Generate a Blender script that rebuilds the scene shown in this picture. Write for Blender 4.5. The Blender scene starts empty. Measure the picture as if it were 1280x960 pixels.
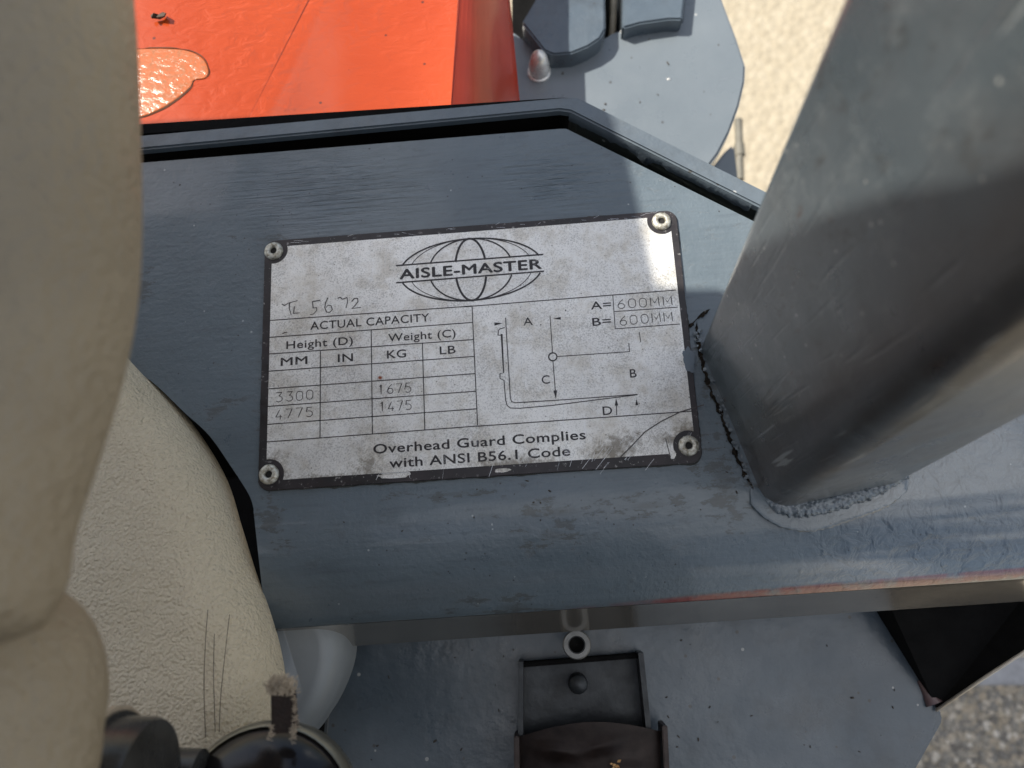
import bpy, bmesh, math, random
from mathutils import Vector, Matrix, noise
random.seed(7)
R_=math.radians
# ------------------------------------------------------------------ camera
RM=Matrix(((0.99905372,0.01108564,0.04205677),(0.0,0.96697222,-0.25488179),(-0.04349326,0.2546406,0.96605719)))
CAM=Vector((0,0,.275)); FP=960.0
sc=bpy.context.scene; C=sc.collection
cd=bpy.data.cameras.new('camera'); cam=bpy.data.objects.new('camera',cd); C.objects.link(cam)
cam.matrix_world=Matrix.Translation(CAM)@RM.to_4x4()
cd.sensor_width=36; cd.lens=27; cd.clip_start=.01; cd.clip_end=500
cd.dof.use_dof=True; cd.dof.focus_distance=.288; cd.dof.aperture_fstop=10.5
sc.camera=cam
sc.render.resolution_x=1024; sc.render.resolution_y=768
SUN_EL=50; SUN_AZ=154                      # azimuth counted from +X towards +Y
L=Vector((math.cos(R_(SUN_EL))*math.cos(R_(SUN_AZ)),math.cos(R_(SUN_EL))*math.sin(R_(SUN_AZ)),math.sin(R_(SUN_EL))))
w=bpy.data.worlds.new('World'); sc.world=w; w.use_nodes=True
nt=w.node_tree; bg=nt.nodes['Background']
sky=nt.nodes.new('ShaderNodeTexSky'); sky.sky_type='NISHITA'; sky.sun_disc=False
sky.sun_elevation=R_(SUN_EL); sky.sun_rotation=R_(90-SUN_AZ); sky.dust_density=2.0; sky.air_density=1.0
# fair-weather clouds over the sky texture, plus a bank added to brighten the deck
tc=nt.nodes.new('ShaderNodeTexCoord'); cn=nt.nodes.new('ShaderNodeTexNoise'); cn.inputs['Scale'].default_value=2.3; cn.inputs['Detail'].default_value=6
cr=nt.nodes.new('ShaderNodeValToRGB'); cr.color_ramp.elements[0].position=.53; cr.color_ramp.elements[1].position=.64
cr.color_ramp.elements[0].color=(0,0,0,1); cr.color_ramp.elements[1].color=(.85,.85,.85,1)
mx=nt.nodes.new('ShaderNodeMix'); mx.data_type='RGBA'; mx.inputs[7].default_value=(12,12,12,1)
nt.links.new(tc.outputs['Generated'],cn.inputs['Vector']); dp_=nt.nodes.new('ShaderNodeVectorMath'); dp_.operation='DOT_PRODUCT'; dp_.inputs[1].default_value=(.55,-.1,.83); nt.links.new(tc.outputs['Generated'],dp_.inputs[0])
bi=nt.nodes.new('ShaderNodeMapRange'); bi.inputs[1].default_value=.75; bi.inputs[2].default_value=1.; bi.inputs[3].default_value=0; bi.inputs[4].default_value=.2; nt.links.new(dp_.outputs['Value'],bi.inputs[0])
ad=nt.nodes.new('ShaderNodeMath'); nt.links.new(cn.outputs['Fac'],ad.inputs[0]); nt.links.new(bi.outputs[0],ad.inputs[1]); nt.links.new(ad.outputs[0],cr.inputs[0]); nt.links.new(cr.outputs[0],mx.inputs[0])
nt.links.new(sky.outputs[0],mx.inputs[6]); nt.links.new(mx.outputs[2],bg.inputs[0]); bg.inputs[1].default_value=.092
sd=bpy.data.lights.new('sun','SUN'); sd.energy=5.0; sd.angle=R_(.53); sd.color=(1,.95,.86)
so=bpy.data.objects.new('sun',sd); C.objects.link(so); so.rotation_euler=L.to_track_quat('Z','Y').to_euler()
sc.view_settings.view_transform='Standard'; sc.view_settings.look='None'; sc.view_settings.exposure=0.5; sc.view_settings.gamma=1
# ------------------------------------------------------------------ helpers
def ray(px,py): return (RM@Vector((px-640,-(py-480),-FP))).normalized()
def P(px,py,z=0.0):
    d=ray(px,py); return CAM+d*((z-CAM.z)/d.z)
GZ=-.85
ORG={}
def link(name,me,mat=None,parent=None,**kw):
    o=bpy.data.objects.new(name,me); C.objects.link(o)
    if mat: me.materials.append(mat)
    if parent:
        o.parent=parent; w0=ORG.get(parent.name,Vector((0,0,0))); o.location=-w0
    ORG[o.name]=Vector((0,0,0))
    for k,v in kw.items(): o[k]=v
    return o
def bmo(name,bm,mat,parent=None,smooth=False,**kw):
    bmesh.ops.recalc_face_normals(bm,faces=bm.faces)
    me=bpy.data.meshes.new(name); bm.to_mesh(me); bm.free()
    if smooth:
        for p in me.polygons: p.use_smooth=True
        if smooth!=True: me.set_sharp_from_angle(angle=R_(smooth))
    return link(name,me,mat,parent,**kw)
def thing(name,label,cat,loc=(0,0,0),group=None):
    o=bpy.data.objects.new(name,None); C.objects.link(o); o.location=loc; ORG[o.name]=Vector(loc)
    o.empty_display_size=.05
    o['label']=label; o['category']=cat
    if group: o['group']=group
    return o
def prism(bm,top,depth,bottom=None):
    """solid from a list of top points and a depth (or bottom points)"""
    a=[bm.verts.new(p) for p in top]
    b=[bm.verts.new(p) for p in (bottom or [Vector(p)-Vector((0,0,depth)) for p in top])]
    bm.faces.new(a); bm.faces.new(b[::-1]); n=len(a)
    for i in range(n): bm.faces.new((a[i],b[i],b[(i+1)%n],a[(i+1)%n]))
    return a,b
def bevel(bm,w,seg=2,ang=30):
    bmesh.ops.recalc_face_normals(bm,faces=bm.faces)
    e=[x for x in bm.edges if len(x.link_faces)==2 and x.calc_face_angle(0)>R_(ang)]
    bmesh.ops.bevel(bm,geom=e,offset=w,segments=seg,affect='EDGES',clamp_overlap=True)
def crom(pts,n=8,closed=True):
    pts=[Vector(p) for p in pts]; out=[]; N=len(pts)
    for i in range(N if closed else N-1):
        g=(lambda k:pts[k%N]) if closed else (lambda k:pts[max(0,min(N-1,k))])
        p0,p1,p2,p3=g(i-1),g(i),g(i+1),g(i+2)
        for k in range(n):
            t=k/n; out.append(.5*((2*p1)+(p2-p0)*t+(2*p0-5*p1+4*p2-p3)*t*t+(3*p1-p0-3*p2+p3)*t*t*t))
    if not closed: out.append(pts[-1])
    return out
def pillow(bm,outline,ztop,zbot,r,seg=8,crown=0.0,rz=None):
    """rounded cushion: outline (xy) swept up and rolled inwards with radius r"""
    rz=rz or r
    o=[Vector((p.x,p.y)) for p in outline]; n=len(o)
    area=sum(o[i].x*o[(i+1)%n].y-o[(i+1)%n].x*o[i].y for i in range(n))
    s=1 if area>0 else -1; nm=[]
    for i in range(n):
        t=(o[(i+2)%n]-o[(i-2)%n]).normalized(); nm.append(Vector((-t.y,t.x))*s)
    rings=[]; zm=ztop-rz
    for k in range(-seg,seg+1):
        a=k/seg*math.pi/2; q=r*(1-math.cos(a)); z=zm+(rz if k>0 else zm-zbot)*math.sin(a)
        rings.append([bm.verts.new((o[i].x+nm[i].x*q,o[i].y+nm[i].y*q,z)) for i in range(n)])
    for A,B in zip(rings,rings[1:]):
        for i in range(n): bm.faces.new((A[i],A[(i+1)%n],B[(i+1)%n],B[i]))
    f=bm.faces.new(rings[-1]); bmesh.ops.triangulate(bm,faces=[f])
def lathe(bm,prof,mat4,n=32,cap=True):
    rings=[]
    for (r,z) in prof: rings.append([bm.verts.new(mat4@Vector((r*math.cos(2*math.pi*i/n),r*math.sin(2*math.pi*i/n),z))) for i in range(n)])
    for A,B in zip(rings,rings[1:]):
        for i in range(n): bm.faces.new((A[i],A[(i+1)%n],B[(i+1)%n],B[i]))
    if cap: bm.faces.new(rings[0]); bm.faces.new(rings[-1])
def axis(p,d): return Matrix.Translation(p)@Vector(d).to_track_quat('Z','Y').to_matrix().to_4x4()
def tube(bm,pts,rad,n=10):
    pts=[Vector(p) for p in pts]; rings=[]
    for i,p in enumerate(pts):
        t=(pts[min(i+1,len(pts)-1)]-pts[max(i-1,0)]).normalized(); q=t.to_track_quat('Z','Y')
        rr=rad(i/(len(pts)-1)) if callable(rad) else rad
        rings.append([bm.verts.new(p+q@Vector((rr*math.cos(2*math.pi*k/n),rr*math.sin(2*math.pi*k/n),0))) for k in range(n)])
    for A,B in zip(rings,rings[1:]):
        for i in range(n): bm.faces.new((A[i],A[(i+1)%n],B[(i+1)%n],B[i]))
    bm.faces.new(rings[0]); bm.faces.new(rings[-1][::-1])
# ------------------------------------------------------------------ material kit
class N:
    def __init__(s,name):
        s.m=bpy.data.materials.new(name); s.m.use_nodes=True; s.t=s.m.node_tree; s.b=s.t.nodes['Principled BSDF']
        s.co=s.t.nodes.new('ShaderNodeTexCoord').outputs['Object']
    def L(s,a,b): s.t.links.new(a,b)
    def v(s,x,i):
        if hasattr(x,'is_linked') or isinstance(x,bpy.types.NodeSocket): s.L(x,i)
        elif isinstance(x,(tuple,list)): i.default_value=tuple(x)+((1,) if len(x)==3 and len(i.default_value)==4 else ())
        else: i.default_value=x
    def map(s,scale=(1,1,1),rot=0,loc=(0,0,0),vec=None,vtype='POINT'):
        n=s.t.nodes.new('ShaderNodeMapping'); n.vector_type=vtype
        n.inputs['Scale'].default_value=scale; n.inputs['Rotation'].default_value=(0,0,rot); n.inputs['Location'].default_value=loc
        s.L(vec or s.co,n.inputs[0]); return n.outputs[0]
    def noise(s,scale,detail=4,rough=.55,vec=None,dist=0):
        n=s.t.nodes.new('ShaderNodeTexNoise'); n.inputs['Scale'].default_value=scale; n.inputs['Detail'].default_value=detail
        n.inputs['Roughness'].default_value=rough; n.inputs['Distortion'].default_value=dist; s.L(vec or s.co,n.inputs['Vector']); return n.outputs['Fac']
    def vor(s,scale,vec=None,feature='F1',out='Distance',rand=1):
        n=s.t.nodes.new('ShaderNodeTexVoronoi'); n.feature=feature; n.inputs['Scale'].default_value=scale; n.inputs['Randomness'].default_value=rand
        s.L(vec or s.co,n.inputs['Vector']); return n.outputs[out]
    def ramp(s,x,a,b,lo=0.,hi=1.):
        n=s.t.nodes.new('ShaderNodeMapRange'); n.inputs[1].default_value=a; n.inputs[2].default_value=b; n.inputs[3].default_value=lo; n.inputs[4].default_value=hi
        s.L(x,n.inputs[0]); return n.outputs[0]
    def math(s,op,a,b=0.):
        n=s.t.nodes.new('ShaderNodeMath'); n.operation=op; s.v(a,n.inputs[0]); s.v(b,n.inputs[1]); return n.outputs[0]
    def mix(s,f,a,b):
        n=s.t.nodes.new('ShaderNodeMix'); n.data_type='RGBA'; s.v(f,n.inputs[0]); s.v(a,n.inputs[6]); s.v(b,n.inputs[7]); return n.outputs[2]
    def fmix(s,f,a,b):
        n=s.t.nodes.new('ShaderNodeMix'); s.v(f,n.inputs[0]); s.v(a,n.inputs[2]); s.v(b,n.inputs[3]); return n.outputs[0]
    def blob(s,c,rx,ry,rot=0,soft=.6):
        """1 in an ellipse on the surface round c, fading to 0"""
        n=s.t.nodes.new('ShaderNodeMapping'); n.vector_type='TEXTURE'
        n.inputs['Location'].default_value=(c[0],c[1],0); n.inputs['Rotation'].default_value=(0,0,rot); n.inputs['Scale'].default_value=(rx,ry,1e3)
        s.L(s.co,n.inputs[0]); l=s.t.nodes.new('ShaderNodeVectorMath'); l.operation='LENGTH'; s.L(n.outputs[0],l.inputs[0])
        return s.ramp(l.outputs['Value'],1.0,1.0-soft)
    def bump(s,h,strength,dist,prev=None):
        n=s.t.nodes.new('ShaderNodeBump'); n.inputs['Distance'].default_value=dist; s.v(strength,n.inputs['Strength']); s.L(h,n.inputs['Height'])
        if prev: s.L(prev,n.inputs['Normal'])
        return n.outputs[0]
    def out(s,col=None,rough=None,metal=None,normal=None,coat=None,spec=None,**kw):
        b=s.b
        for k,x in (('Base Color',col),('Roughness',rough),('Metallic',metal),('Coat Weight',coat),('Specular IOR Level',spec)):
            if x is not None: s.v(x,b.inputs[k])
        if normal is not None: s.L(normal,b.inputs['Normal'])
        for k,x in kw.items(): s.v(x,b.inputs[k.replace('_',' ')])
        return s.m
def mxmax(n,items):
    r=items[0]
    for i in items[1:]: r=n.math('MAXIMUM',r,i)
    return r
BLUE=(.092,.132,.172)
# --- hand-painted blue-grey steel (main plate and rail)
def mat_plate():
    n=N('brushed_blue_paint'); rot=R_(4)
    st=n.map((14,1,1),0,vec=n.map((1,1,1),-rot))      # not used for noise scale directly
    sv=n.map((.09,1,1),0,vec=n.map((1,1,1),-rot))     # stretched along x -> brush strokes
    stroke=n.noise(900,3,.6,sv); stroke2=n.noise(330,3,.5,sv)
    cloud=n.noise(22,5,.6); fine=n.noise(1500,3,.7); mid=n.noise(160,5,.65)
    col=n.mix(n.ramp(cloud,.35,.65),(.080,.106,.124),(.112,.143,.165))
    col=n.mix(n.ramp(stroke,.3,.7,0,.25),col,(.145,.175,.20))
    col=n.mix(n.ramp(stroke2,.58,.75,0,.4),col,(.055,.07,.085))
    # worn, greyish front half
    fr=n.ramp(n.noise(60,5,.7,sv),.45,.7)
    sep=n.t.nodes.new('ShaderNodeSeparateXYZ'); n.L(n.co,sep.inputs[0])
    frontmask=n.ramp(sep.outputs[1],.045,.0)
    col=n.mix(n.math('MULTIPLY',n.math('MULTIPLY',fr,frontmask),.55),col,(.13,.15,.165))
    # oily dirt patches
    def at(x,y,rx,ry,r=0,s=.9): q=P(x,y); return n.blob((q.x,q.y),rx,ry,r,s)
    dm=mxmax(n,[at(345,650,.012,.013),at(330,470,.004,.03),at(270,515,.013,.008,.5),at(370,500,.012,.012),at(640,760,.03,.006,.07),at(810,632,.026,.006,.1),
                at(905,600,.016,.026,.3),at(700,640,.03,.007,.07),at(690,668,.02,.008),at(180,360,.006,.012),at(900,500,.006,.03,.35),at(560,618,.04,.003,.07),at(330,300,.02,.004)])
    dn=n.ramp(n.noise(260,7,.72,n.map((.45,1,1),0,vec=n.map((1,1,1),-rot))),.5,.6)
    dirt=n.math('MULTIPLY',n.ramp(n.math('ADD',dm,n.ramp(dn,0,1,-.55,.35)),.25,.6),.55)
    col=n.mix(dirt,col,(.05,.048,.04))
    # pits and pale dust specks, dark specks
    sp=n.math('LESS_THAN',n.vor(210),.075); sp2=n.math('LESS_THAN',n.vor(150,n.map((1,1,1),0,(3,1,0))),.06)
    gate=n.math('GREATER_THAN',n.noise(35,3),.52)
    col=n.mix(n.math('MULTIPLY',n.math('MULTIPLY',sp,gate),.8),col,(.03,.03,.032))
    col=n.mix(n.math('MULTIPLY',n.math('MULTIPLY',sp2,gate),.55),col,(.42,.44,.44))
    # rust-red primer showing along the front edge at the right
    prim=n.math('MULTIPLY',n.blob((P(1150,727,-.009).x,P(1150,727,-.009).y),.13,.0022,R_(4.6),.35),n.ramp(n.noise(90,4),.35,.5))
    col=n.mix(n.math('MULTIPLY',prim,.85),col,(.19,.03,.03))
    rough=n.fmix(dirt,n.ramp(mid,.3,.7,.26,.42),.62)
    # brush ridges strongest where the coat is thick
    q1=P(420,235); q2=P(690,225)
    ridge=mxmax(n,[n.blob((q1.x,q1.y),.06,.026,0,1),n.blob((q2.x,q2.y),.04,.024,-.1,1)])
    bn=n.bump(stroke2,n.ramp(ridge,0,1,.05,.3),.0012)
    fineridge=n.noise(620,3,.5,n.map((.07,1,1),0,vec=n.map((1,1,1),-rot)))
    bn=n.bump(n.ramp(fineridge,.40,.66),n.ramp(ridge,.1,.8,.0,.8),.0009,bn)
    bn=n.bump(stroke,n.ramp(ridge,0,1,.10,.5),.0006,bn)
    lump=n.ramp(sep.outputs[0],.075,.115)
    bn=n.bump(n.noise(170,4,.55,dist=.6),n.ramp(lump,0,1,.10,1.0),.0024,bn)
    bn=n.bump(n.noise(520,4,.65),.45,.0006,bn)
    bub=n.ramp(n.vor(120,n.map((1,1,1),0,(5,2,0))),.0,.16,1,0)
    bn=n.bump(bub,n.math('MULTIPLY',lump,.6),.001,bn)
    bn=n.bump(n.math('ADD',sp,dirt),.3,-.0004,bn)
    return n.out(col,rough,0,bn,spec=.6,coat=n.ramp(lump,0,1,.4,1.0),Coat_Roughness=.07,Coat_IOR=n.ramp(lump,0,1,1.5,1.85))
M_PLATE=mat_plate()
def mat_blue(name,a,b,rough=.35,lump=.2,speck=True,grime=.0,swirl=False):
    n=N(name); col=n.mix(n.ramp(n.noise(14,5,.6),.35,.65),a,b)
    if speck:
        col=n.mix(n.math('MULTIPLY',n.math('LESS_THAN',n.vor(90),.07),.75),col,(.05,.045,.04))
        col=n.mix(n.math('MULTIPLY',n.math('LESS_THAN',n.vor(60,n.map((1,1,1),0,(3,1,0))),.05),.6),col,(.5,.5,.48))
    if grime: col=n.mix(n.ramp(n.noise(40,6,.7),.5,.68,0,grime),col,(.035,.034,.03))
    bn=n.bump(n.noise(180,4,.5),lump,.001)
    if False:
        for (cx,cy,rr) in ((1010,850,.03),(960,880,.025),(1110,800,.02)):
            q=P(cx,cy,-.085); wv=n.t.nodes.new('ShaderNodeTexWave'); wv.wave_type='RINGS'; wv.rings_direction='SPHERICAL'; wv.inputs['Scale'].default_value=95; wv.inputs['Distortion'].default_value=5; wv.inputs['Detail'].default_value=3
            n.L(n.map((1,1,1),0,(-q.x,-q.y,.085)),wv.inputs['Vector']); bn=n.bump(wv.outputs['Fac'],n.math('MULTIPLY',n.blob((q.x,q.y),rr,rr*.8,0,.8),.35),.0009,bn)
    bn=n.bump(n.noise(900,3,.6),.2,.0003,bn)
    return n.out(col,n.ramp(n.noise(50,4),.3,.7,rough-.08,rough+.12),0,bn,spec=.55,coat=.2,Coat_Roughness=.15)
M_RAIL=mat_blue('rail_blue_paint',(.085,.105,.125),(.12,.15,.175),.38,.5,True,.3)
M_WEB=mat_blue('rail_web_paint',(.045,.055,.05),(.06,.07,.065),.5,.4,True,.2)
M_DISC=mat_blue('smooth_blue_paint',(.135,.16,.18),(.16,.185,.205),.3,.12,True,0)
M_LOWER=mat_blue('lower_blue_paint',(.066,.087,.108),(.09,.117,.142),.3,.45,True,.3,True)
def mat_post():
    n=N('worn_post_paint'); 
    col=n.mix(n.ramp(n.noise(18,5,.6),.35,.65),(.060,.076,.085),(.085,.103,.112))
    col=n.mix(n.ramp(n.noise(120,8,.8),.52,.64,0,.5),col,(.15,.17,.175))
    col=n.mix(n.ramp(n.noise(170,8,.82,n.map((1,1,.5),0,(4,4,4))),.56,.62,0,.75),col,(.04,.042,.04))
    col=n.mix(n.ramp(n.noise(9,4,.6,n.map((1,1,1),0,(7,2,1))),.55,.7,0,.5),col,(.10,.095,.075))
    sp=n.math('LESS_THAN',n.vor(130),.06); col=n.mix(n.math('MULTIPLY',sp,.7),col,(.45,.45,.42))
    a=P(1130,40,.12)
    q=n.math('LESS_THAN',n.noise(0.1,0),.0)
    bn=n.bump(n.noise(60,4,.5),.15,.002); bn=n.bump(n.noise(1200,4,.7),.3,.0003,bn)
    sc_=n.noise(500,2,.5,n.map((1,1,.06))); bn=n.bump(n.ramp(sc_,.62,.7),.35,-.0003,bn)
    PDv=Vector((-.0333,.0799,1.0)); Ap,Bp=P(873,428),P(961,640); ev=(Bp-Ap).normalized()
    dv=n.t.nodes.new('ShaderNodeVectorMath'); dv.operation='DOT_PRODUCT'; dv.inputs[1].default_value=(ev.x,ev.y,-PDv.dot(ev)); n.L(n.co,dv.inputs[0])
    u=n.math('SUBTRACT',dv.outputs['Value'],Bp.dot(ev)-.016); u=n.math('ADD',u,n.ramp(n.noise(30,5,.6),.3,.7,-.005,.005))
    refl_band=n.math('MULTIPLY',n.ramp(u,-.016,.0),n.ramp(u,.022,.012)); col=n.mix(n.math('MULTIPLY',refl_band,.72),col,(.045,.034,.029))  # brown-black band painted in for the dark reflection beside the ridge
    rs=n.noise(240,7,.8,n.map((1,1,.35),0,(8,1,2))); gate2=n.ramp(n.noise(24,3,.5,n.map((1,1,1),0,(2,9,5))),.5,.62)
    chip=n.math('MULTIPLY',n.ramp(rs,.60,.63),gate2); col=n.mix(n.math('MULTIPLY',chip,.9),col,(.05,.032,.024))
    lt=n.ramp(n.noise(330,2,.5,n.map((1,1,.05),0,(1,1,1))),.70,.73); col=n.mix(n.math('MULTIPLY',lt,.5),col,(.3,.32,.32))
    return n.out(col,n.ramp(n.noise(70,5),.3,.7,.24,.42),0,bn,spec=.7,coat=.45,Coat_Roughness=.14)
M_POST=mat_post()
def mat_orange():
    n=N('orange_gloss_paint'); col=n.mix(n.ramp(n.noise(9,3),.4,.6),(.44,.058,.012),(.50,.072,.016))
    col=n.mix(n.math('MULTIPLY',n.math('LESS_THAN',n.vor(70),.05),.8),col,(.08,.03,.02))
    bn=n.bump(n.noise(190,3,.5,n.map((.55,1,1),.25),.8),n.ramp(n.noise(14,2),.4,.6,.3,.8),.0010); bn=n.bump(n.noise(1100,2),.05,.0002,bn)
    return n.out(col,.2,0,bn,spec=.45,coat=.6,Coat_Roughness=.05)
M_ORANGE=mat_orange()
def mat_red():
    n=N('red_side_paint'); col=n.mix(n.ramp(n.noise(20,3),.4,.6),(.52,.065,.03),(.60,.08,.035))
    return n.out(col,.25,0,n.bump(n.noise(150,3),.12,.0006),spec=.6,coat=.4,Coat_Roughness=.1)
M_RED=mat_red()
def mat_leather(name,a,b,sc_=1.,rough=.55,bs=1.):
    n=N(name); col=n.mix(n.ramp(n.noise(16,5,.6),.3,.7),a,b)
    col=n.mix(n.ramp(n.noise(700,4,.7),.62,.72,0,.3),col,(.25,.21,.14))
    dv=n.noise(90*sc_,3,.6); va=n.t.nodes.new('ShaderNodeVectorMath'); va.operation='ADD'
    nn=n.t.nodes.new('ShaderNodeTexNoise'); nn.inputs['Scale'].default_value=300*sc_; n.L(n.co,nn.inputs['Vector'])
    sm=n.t.nodes.new('ShaderNodeVectorMath'); sm.operation='SCALE'; sm.inputs['Scale'].default_value=.0022/sc_; n.L(nn.outputs['Color'],sm.inputs[0])
    n.L(n.co,va.inputs[0]); n.L(sm.outputs[0],va.inputs[1])
    cell=n.vor(620*sc_,va.outputs[0],'SMOOTH_F1'); big=n.noise(160*sc_,5,.6)
    crease=n.ramp(n.noise(95,4,.65,n.map((1.6,.8,1),.8),1.4),.47,.53)
    bn=n.bump(cell,bs,-.0014); bn=n.bump(big,.7*bs,.0022,bn); bn=n.bump(crease,.12*bs,.0014,bn); bn=n.bump(n.noise(26,4),.6,.006,bn)
    return n.out(col,rough,0,bn,spec=.35)
M_SEAT=mat_leather('beige_vinyl',(.62,.525,.37),(.69,.59,.43),1.7,.5,.6)
M_BOLSTER=mat_leather('taupe_vinyl',(.25,.21,.15),(.33,.28,.20),1.,.55,.5)
def mat_simple(name,col,rough,metal=0,bs=200,bstr=.2,var=.3,spec=.5):
    n=N(name); d=tuple(c*(1-var) for c in col)
    c=n.mix(n.ramp(n.noise(bs*.35,6,.65),.35,.65),d,col)
    return n.out(c,n.ramp(n.noise(bs*.5,4),.3,.7,max(.03,rough-.1),rough+.1),metal,n.bump(n.noise(bs,4,.6),bstr,.0006),spec=spec)
M_BLACK=mat_simple('black_and_shade',(.008,.008,.008),.9,0,250,.3,.3,.08)  # also colours the sheets that stand in for dark gaps
M_DARKBR=mat_simple('dark_rusted_steel',(.05,.034,.03),.38,.3,260,.15,.5)
M_CHAN=mat_simple('dark_channel_steel',(.04,.045,.05),.4,.4,200,.4,.5)
M_GREYP=mat_simple('grey_plastic',(.25,.27,.28),.38,0,60,.1,.2)
M_KNOB=mat_simple('dark_grey_knob',(.06,.06,.058),.3,.3,300,.15,.4)
M_DOME=mat_simple('dome_cap',(.018,.016,.016),.22,.2,150,.15,.4)
M_RIM=mat_simple('brass_grey_rim',(.23,.22,.18),.35,.7,300,.2,.3)
M_STRAP=mat_simple('dark_webbing',(.03,.018,.014),.8,0,1200,.8,.5)
M_FRAY=mat_simple('frayed_beige_fibre',(.5,.42,.32),.9,0,900,.5,.3)
M_NUT=mat_simple('galvanised_nut',(.8,.79,.77),.3,.5,400,.15,.25)
M_RING=mat_simple('grey_tube',(.22,.22,.21),.45,.6,500,.3,.3)
def mat_rivet():
    n=N('aluminium_rivet'); c=n.mix(n.ramp(n.noise(700,5,.7),.45,.62),(.62,.60,.52),(.26,.23,.17))
    return n.out(c,.42,.55,n.bump(n.noise(900,4,.7),.4,.0004))
M_RIVET=mat_rivet()
M_HOLE=mat_simple('rivet_hole',(.01,.009,.008),.8)
# --- data plate
def mat_silver():
    n=N('weathered_aluminium'); fine=n.noise(1700,4,.8); mid=n.noise(190,6,.7); big=n.noise(28,4,.6)
    col=n.mix(n.ramp(big,.35,.65),(.76,.75,.715),(.88,.87,.83))
    col=n.mix(n.ramp(n.noise(70,7,.75),.47,.62,0,.55),col,(.50,.45,.36))
    col=n.mix(n.ramp(n.math('ADD',fine,n.ramp(n.noise(60,5,.7,n.map((1,1,1),0,(9,0,0))),.3,.7,-.06,.08)),.50,.66,0,.58),col,(.19,.18,.165))
    streak=n.noise(800,3,.6,n.map((1,.05,1),R_(-4))); col=n.mix(n.ramp(streak,.6,.75,0,.25),col,(.85,.87,.9))
    pit=n.math('LESS_THAN',n.vor(330),.1); col=n.mix(n.math('MULTIPLY',n.math('MULTIPLY',pit,n.math('GREATER_THAN',mid,.52)),.6),col,(.10,.08,.06))
    def at(x,y,rx,ry,r=0,s=.95): q=P(x,y,.0015); return n.blob((q.x,q.y),rx,ry,r,s)
    dm=mxmax(n,[at(770,562,.016,.010,.4),at(400,600,.03,.004,.07),at(460,583,.009,.008,.7),at(342,575,.008,.005),at(640,580,.025,.004),at(860,545,.010,.009),at(345,597,.01,.006),at(850,548,.016,.004,.1)])
    dn=n.noise(420,7,.8); dirt=n.ramp(n.math('ADD',dm,n.ramp(dn,.3,.7,-.8,.35)),.05,.6)
    col=n.mix(n.math('MULTIPLY',dirt,.6),col,(.16,.125,.08))
    rust=at(475,472,.0011,.0009,0,.6); col=n.mix(rust,col,(.28,.07,.03))
    rough=n.fmix(dirt,n.ramp(mid,.3,.7,.34,.5),.8)
    bn=n.bump(fine,.28,.00022); bn=n.bump(n.noise(45,3),.1,.002,bn)
    return n.out(col,rough,.55,bn)
M_SILVER=mat_silver()
def mat_ink(name,wear,col=(.022,.02,.021)):
    n=N(name); w_=n.ramp(n.noise(520,6,.75),wear,wear+.08); c=n.mix(w_,col,(.36,.35,.33))
    c=n.mix(n.ramp(n.noise(90,4),.4,.7,0,.5),c,(.055,.042,.045))
    return n.out(c,n.ramp(n.noise(300,3),.3,.7,.3,.5),.1,n.bump(n.noise(900,4),.2,.0002))
M_BORDER=mat_ink('black_border_lacquer',.60); M_INK=mat_ink('black_print',.60); M_ENG=mat_ink('engraved_figures',.7,(.06,.055,.05))
M_SCR=mat_simple('bright_scratch',(.8,.82,.84),.3,.6)
# --- ground
def mat_ground():
    n=N('exposed_aggregate_concrete'); cell=n.t.nodes.new('ShaderNodeTexVoronoi'); cell.inputs['Scale'].default_value=75; n.L(n.co,cell.inputs['Vector'])
    g=n.ramp(n.noise(3,4),.35,.65); col=n.mix(g,(.33,.28,.20),(.36,.31,.225))
    cc=n.t.nodes.new('ShaderNodeRGBToBW'); n.L(cell.outputs['Color'],cc.inputs[0])
    col=n.mix(n.ramp(cc.outputs[0],.3,.8,0,.55),col,(.44,.385,.29)); col=n.mix(n.ramp(n.noise(160,4,.7),.5,.62,0,.15),col,(.30,.25,.17))
    bn=n.bump(cell.outputs['Distance'],.5,-.006); bn=n.bump(n.noise(300,4),.4,.002,bn)
    return n.out(col,.85,0,bn)
M_GROUND=mat_ground()
def mat_stone():
    n=N('aggregate_stone'); inf=n.t.nodes.new('ShaderNodeNewGeometry'); r=inf.outputs['Random Per Island']
    c=n.t.nodes.new('ShaderNodeValToRGB'); n.L(r,c.inputs[0]); e=c.color_ramp.elements
    e[0].color=(.12,.105,.085,1); e[1].color=(.55,.50,.42,1)
    for p_,k in ((.3,(.18,.165,.14,1)),(.55,(.27,.24,.19,1)),(.8,(.33,.27,.19,1))): q=e.new(p_); q.color=k
    return n.out(c.outputs[0],.6,0,n.bump(n.noise(600,3),.3,.0008))
M_STONE=mat_stone()
# ------------------------------------------------------------------ setting
bm=bmesh.new(); s=60
for x in (-s,s):
    pass
vs=[bm.verts.new((x,y,GZ)) for x,y in ((-s,-s),(s,-s),(s,s),(-s,s))]; bm.faces.new(vs)
bmo('ground',bm,M_GROUND,kind='structure')
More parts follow.
